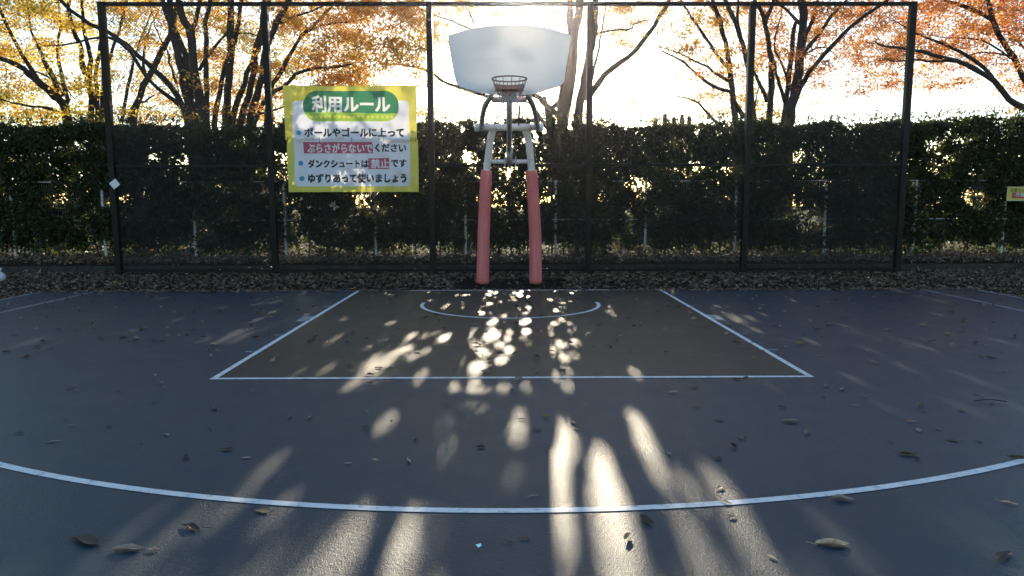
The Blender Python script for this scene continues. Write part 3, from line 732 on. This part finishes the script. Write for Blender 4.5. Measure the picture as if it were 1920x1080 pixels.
def banner_print(n):
    tc = n.new('ShaderNodeTexCoord'); s = n.new('ShaderNodeSeparateXYZ'); n.link(tc.outputs['Object'], s.inputs[0]); X, Z = s.outputs[0], s.outputs[2]
    def box(u0, u1, v0, v1, rad):
        (x0, z0), (x1, z1) = uv(u0, v1), uv(u1, v0); rr = rad*SX
        dx = n.math('MAXIMUM', n.math('SUBTRACT', n.math('ABSOLUTE', n.math('SUBTRACT', X, (x0+x1)/2)), (x1-x0)/2-rr), 0.0)
        dz = n.math('MAXIMUM', n.math('SUBTRACT', n.math('ABSOLUTE', n.math('SUBTRACT', Z, (z0+z1)/2)), (z1-z0)/2-rr), 0.0)
        return n.math('LESS_THAN', n.math('ADD', n.math('MULTIPLY', dx, dx), n.math('MULTIPLY', dz, dz)), rr*rr+1e-9)
    c = n.mix(box(135, 1112, 222, 942, 34), (.80, .70, .12), (.88, .86, .93))
    pill = box(224, 1028, 142, 395, 118)
    c = n.mix(pill, c, (.06, .24, .12))
    # lime foot of the pill with a slanted edge
    ze = n.math('ADD', uv(0, 322)[1], n.math('MULTIPLY', n.math('SINE', n.math('MULTIPLY', X, 2.4)), .015))
    c = n.mix(n.math('MULTIPLY', pill, n.math('LESS_THAN', Z, ze)), c, (.42, .62, .09))
    # dot row
    x0, zc = uv(290, 357); st = 39.7*SX
    fx = n.math('SUBTRACT', n.math('WRAP', n.math('SUBTRACT', X, x0-st/2), st, 0.0), st/2); dz = n.math('SUBTRACT', Z, zc)
    dots = n.math('LESS_THAN', n.math('ADD', n.math('MULTIPLY', fx, fx), n.math('MULTIPLY', dz, dz)), (12*SX)**2)
    rng_ = n.math('MULTIPLY', n.math('GREATER_THAN', X, x0-st/2), n.math('LESS_THAN', X, uv(985, 0)[0]))
    c = n.mix(n.math('MULTIPLY', dots, rng_), c, (.80, .72, .12))
    for u0, u1, v0, v1 in ((218, 800, 568, 662), (757, 938, 703, 795)): c = n.mix(box(u0, u1, v0, v1, 2), c, (.56, .11, .18))
    for u, v in ((183, 490), (188, 745), (195, 875)): c = n.mix(box(u-20, u+20, v-21, v+21, 19.5), c, (.07, .30, .52))
    return c
M['banner'] = cloth_mat('printed banner cloth', banner_print)
M['ink'] = cloth_mat('black banner ink', lambda n: (.012, .012, .018)); M['wink'] = cloth_mat('white banner ink', lambda n: (.86, .84, .85))
root = empty('rules_banner', (BX0, FY-.115, BZ0)); tag(root, 'yellow edged court rules banner with Japanese lettering tied to the tall fence', 'banner')
PN = {'clothu': ('upper_cloth', 'banner'), 'clothl': ('lower_cloth', 'banner')}
for key, tr_ in buckets.items():
    tr_ = np.array(tr_); used, inv = np.unique(tr_, return_inverse=True)
    nm, mk = PN.get(key, ('title_lettering' if '利' in key else 'rule_lettering', 'ink' if key.startswith('black') else 'wink'))
    P3 = cloth_pts(used)-np.array([BX0, FY-.115, BZ0])
    me = np_mesh(nm, P3, inv.reshape(-1, 3)); o = bpy.data.objects.new(nm, me); C.objects.link(o); me.materials.append(M[mk]); o.parent = root
    me.polygons.foreach_set('use_smooth', [True]*len(me.polygons))
b = MB()
xs_ = np.linspace(0.0, BW, 40)
b.tube(np.stack([BX0+xs_+.02, FY-.125+cloth_y(xs_, np.full(40, seam))-.010, BZ0+seam+.006*np.sin(xs_*5)], 1), .006, 5)
b.build('seam_cord', M['cord'], root)
for k in range(5):
    x = BX0+.05+k*(BW-.08)/4
    for q in ([(x, FY-.14, BZ0+seam-.05), (x+.01, FY-.15, BZ0+seam), (x+.005, FY-.14, BZ0+seam+.045)],
              [(x, FY-.13, BZ1-.012), (x+.02, FY-.03, BZ1+.03)], [(x+.03, FY-.13, BZ0+.012), (x+.04, FY-.03, BZ0-.03)]):
        MB().tube(q, .005, 5).build('tie_cord', M['cord'], root)

# ------------------------------------------------------------------ basketball goal
goal = empty('basketball_goal', (0, .9, 0)); tag(goal, 'outdoor basketball goal on two red padded legs with white fan backboard', 'basketball goal')
LEGP = {-1: [(905, 532, .90), (907, 440, .87), (911, 340, .78), (915, 300, .72), (919, 265, .63), (925, 240, .52)],
        1: [(1004.5, 532, .90), (1003.5, 440, .87), (998, 340, .78), (995, 300, .72), (991, 265, .63), (985, 240, .52)]}
for s in (-1, 1):
    p = np.array([at(*q) for q in LEGP[s]]); p[0][2] = 0.0
    q = smooth_path(p, .06)
    leg = MB().tube(q, .060, 18).build('leg', M['steel'], goal, True)
    zt = at(912, 316, .76)[2]; qq = q[(q[:, 2] < zt)]; qq[0][2] = .012
    rad = np.interp(qq[:, 2], [0, .06, zt-.1, zt], [.108, .112, .098, .094])
    rad[-1] = .088
    pd = MB().tube(qq, rad, 24).build('pad', M['pad'], leg, True)
    st = MB()
    st.tube(qq+np.array([s*.06, -.088, 0])*(rad/.11)[:, None], .004, 4); st.build('seam', M['pad'], None); so_ = bpy.data.objects[-1] if False else None
    for o in list(C.objects):
        if o.name.startswith('seam'): C.objects.unlink(o); bpy.data.objects.remove(o)
bar0, bar1 = at(895, 239, .48), at(1013, 238, .48); bar1[2] = bar0[2]
pb = MB().tube([bar0, bar1], .058, 18).build('pivot_bar', M['steel'], goal, True)
for e0, s in ((bar0, -1), (bar1, 1)):
    MB().tube([e0+np.array([-s*.02, 0, 0]), e0+np.array([s*.035, 0, 0]), e0+np.array([s*.05, 0, 0])], [.068, .068, .05], 18).build('end_cap', M['steel'], pb, False, .004)
c0, c1 = at(921, 303, .72), at(989, 302, .72); c1[2] = c0[2]
cb = MB().tube([c0, c1], .034, 14).build('cross_bar', M['steel'], goal, True)
mid = (c0+c1)/2
b = MB().box(mid+np.array([-.075, -.02, .0]), (.014, .13, .15)).box(mid+np.array([.105, -.02, .0]), (.014, .13, .15)).box(mid+np.array([.0, -.045, -.01]), (.13, .06, .05))
b.tube([mid+np.array([-.1, -.05, .02]), mid+np.array([.13, -.05, .02])], .014, 8)
b.build('clamp_bracket', M['arm'], goal, False, .003)
tp = at(955, 186, -1.02)
MB().tube([mid+np.array([0, -.06, 0]), mid*.3+tp*.7, tp], [.042, .042, .042], 14).build('strut', M['arm'], goal, True)
MB().tube([mid+np.array([0, -.06, -.03]), mid*.75+tp*.25], [.052, .052], 14).build('strut_sleeve', M['arm'], goal, True)
for pp in ([(903, 240, .42), (905, 217, -.05), (911, 196, -.6), (921, 180, -1.1)], [(1008, 239, .42), (1004, 215, -.05), (998, 195, -.6), (990, 180, -1.1)]):
    pts3 = [at(*q) for q in pp]; e = pts3[-1]
    pts3.append(e+np.array([0, -.03, .05]))
    MB().tube(smooth_path(pts3, .06), .040, 14).build('upper_arm', M['arm'], goal, True)
a0, a1 = at(922, 187, -1.02), at(988, 187, -1.02)
MB().tube([a0, a1], .042, 14).build('upper_cross_bar', M['arm'], goal, True)
h0, h1 = at(974, 198, -.7), at(972.5, 231, -.5)
MB().tube([h0, h1], .016, 8).tube([h1, h1+np.array([0, -.03, -.03])], .012, 6).build('crank_handle', mat('dark red handle', (.22, .05, .05), .5), goal, True)
# backboard
OUT = [(840.7, 66), (879, 54), (915, 48), (953, 46), (992, 47), (1030, 52.5), (1068.5, 64.5), (1070, 69), (1067, 97), (1058.5, 150), (1056, 156), (1050, 161.5), (1027, 168.5), (1004, 175.5), (990, 178.3),
       (953, 178.6), (921, 177.3), (894, 172.6), (863, 163), (857.5, 159), (854.5, 153), (849.5, 132), (843.5, 97), (840, 71)]
O3 = [at(a, b2, -1.2) for a, b2 in OUT]
n_ = len(O3)
V = [(p[0], -1.20, p[2]) for p in O3]+[(p[0], -1.165, p[2]) for p in O3]
F = [tuple(range(n_-1, -1, -1)), tuple(range(n_, 2*n_))]+[(i, (i+1) % n_, n_+(i+1) % n_, n_+i) for i in range(n_)]
bb = MB().add(V, F).build('backboard', M['board'], goal, False, .006)
# rim
RC = np.array([-.005, -1.60, 3.05])
th = np.linspace(0, 2*math.pi, 49)
def ringpts(r, z): return np.stack([RC[0]+r*np.cos(th), RC[1]+r*np.sin(th), np.full(49, z)], 1)
rim = MB().tube(ringpts(.232, 3.05), .0095, 8, False).build('rim', M['rod'], goal, True)
b = MB().box((RC[0], -1.225, 2.985), (.40, .045, .085)).box((RC[0], -1.30, 2.955), (.24, .12, .012)).box((RC[0], -1.224, 2.875), (.20, .045, .13))
b.add([(-.2, -1.25, 3.02), (.19, -1.25, 3.02), (.19, -1.25, 2.95), (-.2, -1.25, 2.95), (-.205, -1.50, 3.035), (.195, -1.50, 3.035), (.195, -1.50, 2.97), (-.205, -1.50, 2.97)],
      [(0, 3, 7, 4), (1, 5, 6, 2)])
b.build('rim_bracket', M['rim'], rim, False, .004)
bnd = MB()
bv = []
for r, z in ((.222, 3.005), (.218, 3.005), (.198, 2.945), (.202, 2.945)):
    bv += [(RC[0]+r*math.cos(a), RC[1]+r*math.sin(a), z) for a in np.linspace(.15*math.pi, .85*math.pi, 25)]
bnd.add(bv, [(k*25+i, k*25+i+1, ((k+1) % 4)*25+i+1, ((k+1) % 4)*25+i) for k in range(4) for i in range(24)]).build('rim_band', M['rim'], rim)
rd = MB()
for k in range(12):
    a = k*math.pi/6+.13
    d = np.array([math.cos(a), math.sin(a), 0]); rd.tube([RC+d*.232, RC+d*.205+np.array([0, 0, -.09]), RC+d*.150+np.array([0, 0, -.20])], .0048, 5, False)
rd.tube(ringpts(.150, 2.85), .0045, 6, False)
rd.build('net_hanger', M['rod'], rim)
nb = MB()
lev = [(.150, 2.855), (.142, 2.815), (.118, 2.775), (.112, 2.735), (.118, 2.70), (.13, 2.66)]
for k in range(12):
    for sg in (1, -1):
        p = []
        for j, (r, z) in enumerate(lev):
            a = k*math.pi/6+sg*j*math.pi/12
            p.append(RC*np.array([1, 1, 0])+np.array([r*math.cos(a), r*math.sin(a), z])+rng.normal(0, .006, 3))
        if rng.random() < .4: p = p[:4]
        nb.tube(p, .0042, 4, False)
nb.build('net', M['chain'], rim)

# ------------------------------------------------------------------ small things
# white square tag on the left end post
tcn = at(215, 345, FY-.09)
rt = np.array(Matrix.Rotation(R(-37), 3, 'Y'))
pl = empty('square_tag', tuple(tcn)); tag(pl, 'blank white square plate tilted cornerwise on the left end post', 'tag')
MB().box(tcn, (.155, .006, .145), rt).build('plate', mat('white plastic plate', (.62, .62, .64), .4), pl, bevel=.002)
MB().tube([tcn+np.array([0, .006, .06]), tcn+np.array([.04, .03, .1]), tcn+np.array([.1, .06, .15])], .004, 5).build('tie_wire', M['cord'], pl)
# small yellow and red sign on the white fence, right edge
SY = 4.12
s0 = at(1889, 350, SY-.05); s1 = at(1942, 376.5, SY-.05)
sg = empty('fence_sign', (float((s0[0]+s1[0])/2), SY-.05, float(s1[2]))); tag(sg, 'small yellow notice plate with a red panel on the white mesh fence', 'sign')
cx, cz = (s0[0]+s1[0])/2, (s0[2]+s1[2])/2; sw, shh = abs(s1[0]-s0[0]), abs(s0[2]-s1[2])
MB().box((cx, SY-.05, cz), (sw, .006, shh)).build('plate', mat('yellow sign paint', (.55, .40, .06), .5), sg)
MB().box((cx+.04, SY-.0545, cz-.035), (sw-.14, .003, shh*.40)).build('red_panel', mat('red sign paint', (.36, .05, .05), .5), sg)
fm = MB()
fm.box((cx, SY-.0545, cz+shh/2-.006), (sw, .004, .012)).box((cx, SY-.0545, cz-shh/2+.008), (sw, .004, .016)).box((cx-sw/2+.005, SY-.0545, cz), (.010, .0038, shh-.034))
fm.build('border', mat('pale sign edge', (.50, .47, .36), .5), sg)
def sign_text(body, x, z, size, m, y, name):
    cu = bpy.data.curves.new(name, 'FONT'); cu.body = body; cu.size = size; cu.offset = .006*size/.1*.1; cu.extrude = .001
    o = bpy.data.objects.new(name, cu); C.objects.link(o); bpy.context.view_layer.update()
    me = bpy.data.meshes.new_from_object(o.evaluated_get(bpy.context.evaluated_depsgraph_get())); C.objects.unlink(o); bpy.data.objects.remove(o)
    me.transform(Matrix.Translation((x, y, z)) @ Matrix.Rotation(R(90), 4, 'X')); return link(name, me, m, sg)
sign_text('注意カメラ', cx-sw*.42, cz+.045, .085, M['ink'], SY-.0560, 'lettering')
sign_text('作動中', cx-.14, cz-.062, .10, M['wink'], SY-.0590, 'lettering')
# knotted white bag at the left edge
bp = gnd(-4, 529); bag = empty('plastic_bag', tuple(bp)); tag(bag, 'knotted white plastic bag on the leaf litter at the left edge', 'bag')
vb, fb = [], []
nu, nv = 28, 14
for j in range(nv+1):
    u = j/nv; z = .20*u; r = .125*(math.sin(math.pi*min(1, u*.92+.06))**.55)*(1-.15*u)+.012
    for i in range(nu):
        a = 2*math.pi*i/nu; k = 1+.07*math.sin(a*7+u*3)*u+.05*math.sin(a*3+1)
        vb.append((bp[0]+r*k*math.cos(a), bp[1]+r*k*math.sin(a), .0+z))
fb = [(j*nu+i, j*nu+(i+1) % nu, (j+1)*nu+(i+1) % nu, (j+1)*nu+i) for j in range(nv) for i in range(nu)]
pm = mat('white plastic film', (.55, .56, .62), .4)
MB().add(vb, fb+[tuple(range(nu))[::-1], tuple(nv*nu+i for i in range(nu))]).build('sack', pm, bag, True)
ears = MB()
for sgn in (-1, 1):
    c_ = np.array([bp[0]+.015*sgn, bp[1], .195])
    ears.add([c_, c_+np.array([sgn*.02, -.03, .07]), c_+np.array([sgn*.08, 0, .06]), c_+np.array([sgn*.05, .02, .01]), c_+np.array([sgn*.03, .04, .05])], [(0, 1, 2), (0, 2, 3), (0, 3, 4), (1, 4, 2)])
ears.build('knot', pm, bag)
# pale withered leaves caught behind the fence
wp = at(624, 388, 4.24); wl = empty('withered_leaf_cluster', tuple(wp)); tag(wl, 'bleached withered leaf cluster caught on the hedge face under the banner', 'leaves')
b = MB()
for k, (dx, dz, L_) in enumerate([(-.09, .04, .13), (-.03, .11, .14), (.03, .09, .16), (.08, .0, .16), (.02, -.05, .12), (.1, -.03, .1), (-.06, .07, .1)]):
    d = unit(np.array([dx, -.03, dz])); s_ = unit(np.cross(d, np.array([0, 1., 0]))); o0 = wp+np.array([.02, -.01*k/3, 0]); t_ = o0+d*L_
    mm = o0+d*L_*.45
    b.add([o0, mm+s_*.028+np.array([0, -.012, 0]), t_, mm-s_*.028+np.array([0, -.012, 0])], [(0, 1, 2), (0, 2, 3)])
b.build('leaf_blades', mat('bleached leaf', (.42, .38, .36), .7), wl); MB().tube([wp, wp+np.array([.02, .1, -.1])], .004, 4).build('stalk', M['bark'], wl)
# shiny scrap and twig on the court
g = gnd(897, 1023, .010); sc_o = MB().add([g+np.array(v) for v in ((-.012, .005, .002), (.010, .014, .004), (.013, -.004, .002), (.002, -.020, .001), (-.009, -.012, .006))], [(0, 3, 2, 1), (0, 4, 3)]).build('foil_scrap', mat('pale aqua film', (.55, .92, .88), .12, .9))
tag(sc_o, 'tiny shiny pale aqua scrap lying on the court in front of the arc', 'litter')
b = MB()
t0, t1, t2, t3 = [gnd(a, c_, .016) for a, c_ in ((1826, 752), (1848, 749), (1868, 750), (1888, 753))]
b.tube(smooth_path([t0, t1, t2, t3], .05), .004, 5); b.tube([t1, gnd(1834, 741, .02), gnd(1824, 740, .02)], .003, 5)
tag(b.build('twig', M['bark']), 'thin forked bare twig on the court far right', 'twig')

# ------------------------------------------------------------------ fallen leaves
def dry_leaf(L, W, curl, cup, twist, stem, seed, flat=.55):
    rg = random.Random(seed); nu, nv = 9, 4; V, F = [], []
    for i in range(nu):
        u = i/(nu-1); hw = W*.5*(math.sin(math.pi*min(1, u**.85*.96+.02))**.8)*(1+.08*rg.uniform(-1, 1))
        for j in range(nv+1):
            v = (j/nv-.5)*2; x = (u-.5)*L; y = v*hw
            z = cup*abs(v)**1.5*hw*2+curl*((u-.5)*2)**2*L*.5+.04*L*math.sin(u*9+seed)*abs(v)
            a = twist*(u-.5); y, z = y*math.cos(a)-z*math.sin(a), y*math.sin(a)+z*math.cos(a); V.append((x, y, z))
    V = [(x, y, z*flat) for x, y, z in V]
    for i in range(nu-1):
        for j in range(nv): a = i*(nv+1)+j; F.append((a, a+1, a+nv+2, a+nv+1))
    b = MB().add(V, F)
    if stem: b.tube([(-L*.5, 0, V[2][2]), (-L*.62, .004, V[2][2]+.004), (-L*.5-stem, .01, V[2][2]+.012)], .0013, 4)
    zm = min(v[2] for v in b.v); b.v = [(x, y, z-zm) for x, y, z in b.v]
    me = b.mesh('fallen_leaf'); me.polygons.foreach_set('use_smooth', [True]*len(me.polygons)); return me
LM = [dry_leaf(*a, seed=i, flat=(.2, .45, .8)[i % 3]) for i, a in enumerate([(.085, .030, .10, .5, .5, .02), (.10, .036, .18, .8, .9, .0), (.075, .028, .05, .35, .3, .015), (.095, .03, -.12, .9, 1.2, .02), (.07, .034, .22, .7, .6, 0),
      (.11, .034, .06, .6, .8, .03), (.08, .04, .15, 1.0, -.8, .02), (.06, .026, .08, .5, -.5, 0), (.09, .026, .3, 1.1, 1.0, .01), (.10, .045, .1, .4, .4, .03)])]
for me in LM: me.materials.append(M['dry'])
def lay(px, py, size, rz, k, label=None, m=None, tilt=0.0, mesh=None):
    g = gnd(px, py); o = bpy.data.objects.new('fallen_leaf', mesh or LM[k]); C.objects.link(o)
    if m: 
        o.data = o.data.copy(); o.data.materials.clear(); o.data.materials.append(m)
    o.location = (g[0], g[1], .005+abs(math.sin(tilt))*size*.16); o.rotation_euler = (tilt, 0, rz); s = size/.09; o.scale = (s, s, s)
    tag(o, label or 'small dry brown leaf lying loose on the blue and brown court paint', 'leaf', 'small fallen leaves scattered on the court')
    return o
big = dry_leaf(.15, .058, .22, .75, 1.6, .05, 21, .34); big.materials.append(M['dry'])
big2 = dry_leaf(.14, .045, .25, .8, 1.9, .07, 22, .36); big2.materials.append(M['dry'])
for px, py, sz, rz, k, lab, m_, me in [
    (160, 1016, .095, 3.0, 0, 'big dark crumpled leaf with long stalk near the bottom left corner', None, big),
    (240, 1031, .072, .3, 1, 'dark curled leaf casting a long shadow inside the faint beam at lower left', None, big),
    (358, 990, .072, 2.9, 6, 'dark curled leaf with a pale upturned side below the arc at left', None, big2),
    (288, 1032, .058, .1, 2, 'small flat pale tan leaf right of the crumpled pair at lower left', M['tan'], None),
    (492, 960, .075, 2.9, 9, 'brown leaf with thin stalk touching the lower edge of the arc at left', None, None),
    (1000, 932, .062, .5, 3, 'dark rolled leaf just above the arc left of the bright beam', None, None),
    (1213, 978, .085, -1.0, 1, 'slim grey leaf at the right rim of the brightest beam below the arc', None, None),
    (1176, 1010, .065, 1.2, 8, 'curled backlit brown leaf in the middle of the brightest beam', M['tan'], None),
    (1350, 916, .06, .5, 6, 'upper curled leaf in the narrow beam just above the arc', M['tan'], None),
    (1359, 943, .07, -.7, 3, 'slanting tan leaf lying across the arc in the narrow beam', M['tan'], None),
    (1371, 970, .055, .1, 4, 'crumpled tan leaf in the narrow beam just below the arc', M['tan'], None),
    (1448, 1047, .055, -1.0, 0, 'tan leaf standing near the lower end of the narrow beam', M['tan'], None),
    (1560, 1022, .08, .15, 9, 'large pale tan cupped leaf at lower right casting its own shadow', M['tan'], big),
    (1580, 938, .085, -.3, 5, 'long dark curved leaf right under the arc at right', None, None),
    (1892, 945, .07, -.5, 3, 'reddish leaf near the right edge below the arc', M['tan'], None),
    (1882, 1044, .075, .8, 6, 'dark upright curled leaf near the bottom right corner', None, big2),
    (1482, 792, .095, .1, 1, 'dark arched leaf alone on the blue paint right of the key', None, None),
    (1702, 853, .085, -.2, 5, 'long thin dark leaf a little inside the arc at right', None, None),
    (1347, 861, .07, -.1, 2, 'grey leaf between the key and the arc, right of centre', None, None),
    (37, 813, .07, .1, 2, 'pale grey leaf near the left edge inside the arc', None, None),
    (312, 817, .07, -.5, 4, 'pale upturned leaf between the left key corner and the arc', None, None),
    (1350, 790, .075, -.3, 0, 'dark leaf pair member lying by a round bud right of the key', None, None),
    (980, 787, .06, .1, 3, 'dark leaf in the small bright patch below the key line', None, None),
    (956, 1019, .05, -.5, 2, 'thin grey leaf right of the aqua scrap, the nearer one', None, None),
    (985, 1012, .05, .2, 0, 'thin brown leaf right of the aqua scrap, the farther one', None, None)]:
    lay(px, py, sz, rz, k, lab, m_, mesh=me)
cnt = 0
while cnt < 275:
    u = random.random()
    py = 545+ (u**2.1)*330; px = random.uniform(0, 1920)
    if py > 620 and 430 < px < 700 and random.random() < .5: continue
    if py > 720 and random.random() < .35: continue
    if gnd(px, py)[0]**2 > 7.4**2 or (800 < px < 1110 and py < 575): continue
    lay(px, py, random.uniform(.042, .080), random.uniform(0, 6.28), random.randrange(10), tilt=random.gauss(0, .34)); cnt += 1
# leaf litter between the court and the hedge: a mass nobody could count
NL = 26000
a_ = np.stack([rng.uniform(-16, 16, NL), rng.uniform(-.02, 3.12, NL), np.full(NL, -.012)], 1)
pr = np.where(np.abs(a_[:, 0]) < .95, np.where(a_[:, 1] < 1.7, .12, .7), 1.0)*np.clip(.35+a_[:, 1]*.45, .3, 1)
a_ = a_[rng.random(NL) < pr]
a_[:, 2] += rng.random(len(a_))*.028*np.clip(a_[:, 1]*.8, .2, 1)
b_ = np.stack([rng.uniform(-16, 16, 15000), rng.uniform(3.26, 5.0, 15000), np.zeros(15000)], 1); b_[:, 2] = np.interp(b_[:, 1], [3.2, 3.4, 5], [.125, .17, .21])+rng.random(15000)*.05
c_ = np.stack([rng.uniform(-10.5, -7.55, 2500), rng.uniform(-5, 0, 2500), np.full(2500, -.01)], 1); c2 = c_*np.array([-1, 1, 1])
d_ = np.stack([rng.uniform(-7.6, 7.6, 900), -.25*rng.random(900)**1.5, np.full(900, .012)], 1); d_ = d_[np.abs(d_[:, 0]) > 1.7]
e_ = np.stack([rng.uniform(-7.4, 7.4, 420), -5.2*rng.random(420)**1.4, np.full(420, .016)], 1)
lp = np.concatenate([a_, b_, c_, c2, d_, e_])
V, T = leaf_cards(lp, .085, .034, 0, .3, .35)
V[:, 2] = np.maximum(V[:, 2], np.where(V[:, 1] < 3.15, np.where((V[:, 1] < 0) & (np.abs(V[:, 0]) < 7.52), .004, -.027), .11))
o = link('leaf_litter', np_mesh('leaf_litter', V, T), M['litter']); tag(o, 'carpet of dry brown fallen leaves between the court and the hedge', 'leaf litter', None, 'stuff')

# ------------------------------------------------------------------ thin volume added to stand in for lens glare around the sun
hz = MB().box((0, 10, 8.0), (180, 150, 22)).build('glare_haze', None); tag(hz, kind='stuff')
m = bpy.data.materials.new('glare_haze'); m.use_nodes = True; t_ = m.node_tree; t_.nodes.remove(t_.nodes['Principled BSDF'])
pv = t_.nodes.new('ShaderNodeVolumePrincipled'); pv.inputs['Density'].default_value = .00038; pv.inputs['Anisotropy'].default_value = .925
pv.inputs['Color'].default_value = (.95, .87, .96, 1); t_.links.new(pv.outputs[0], t_.nodes['Material Output'].inputs['Volume'])
hz.data.materials.append(m)
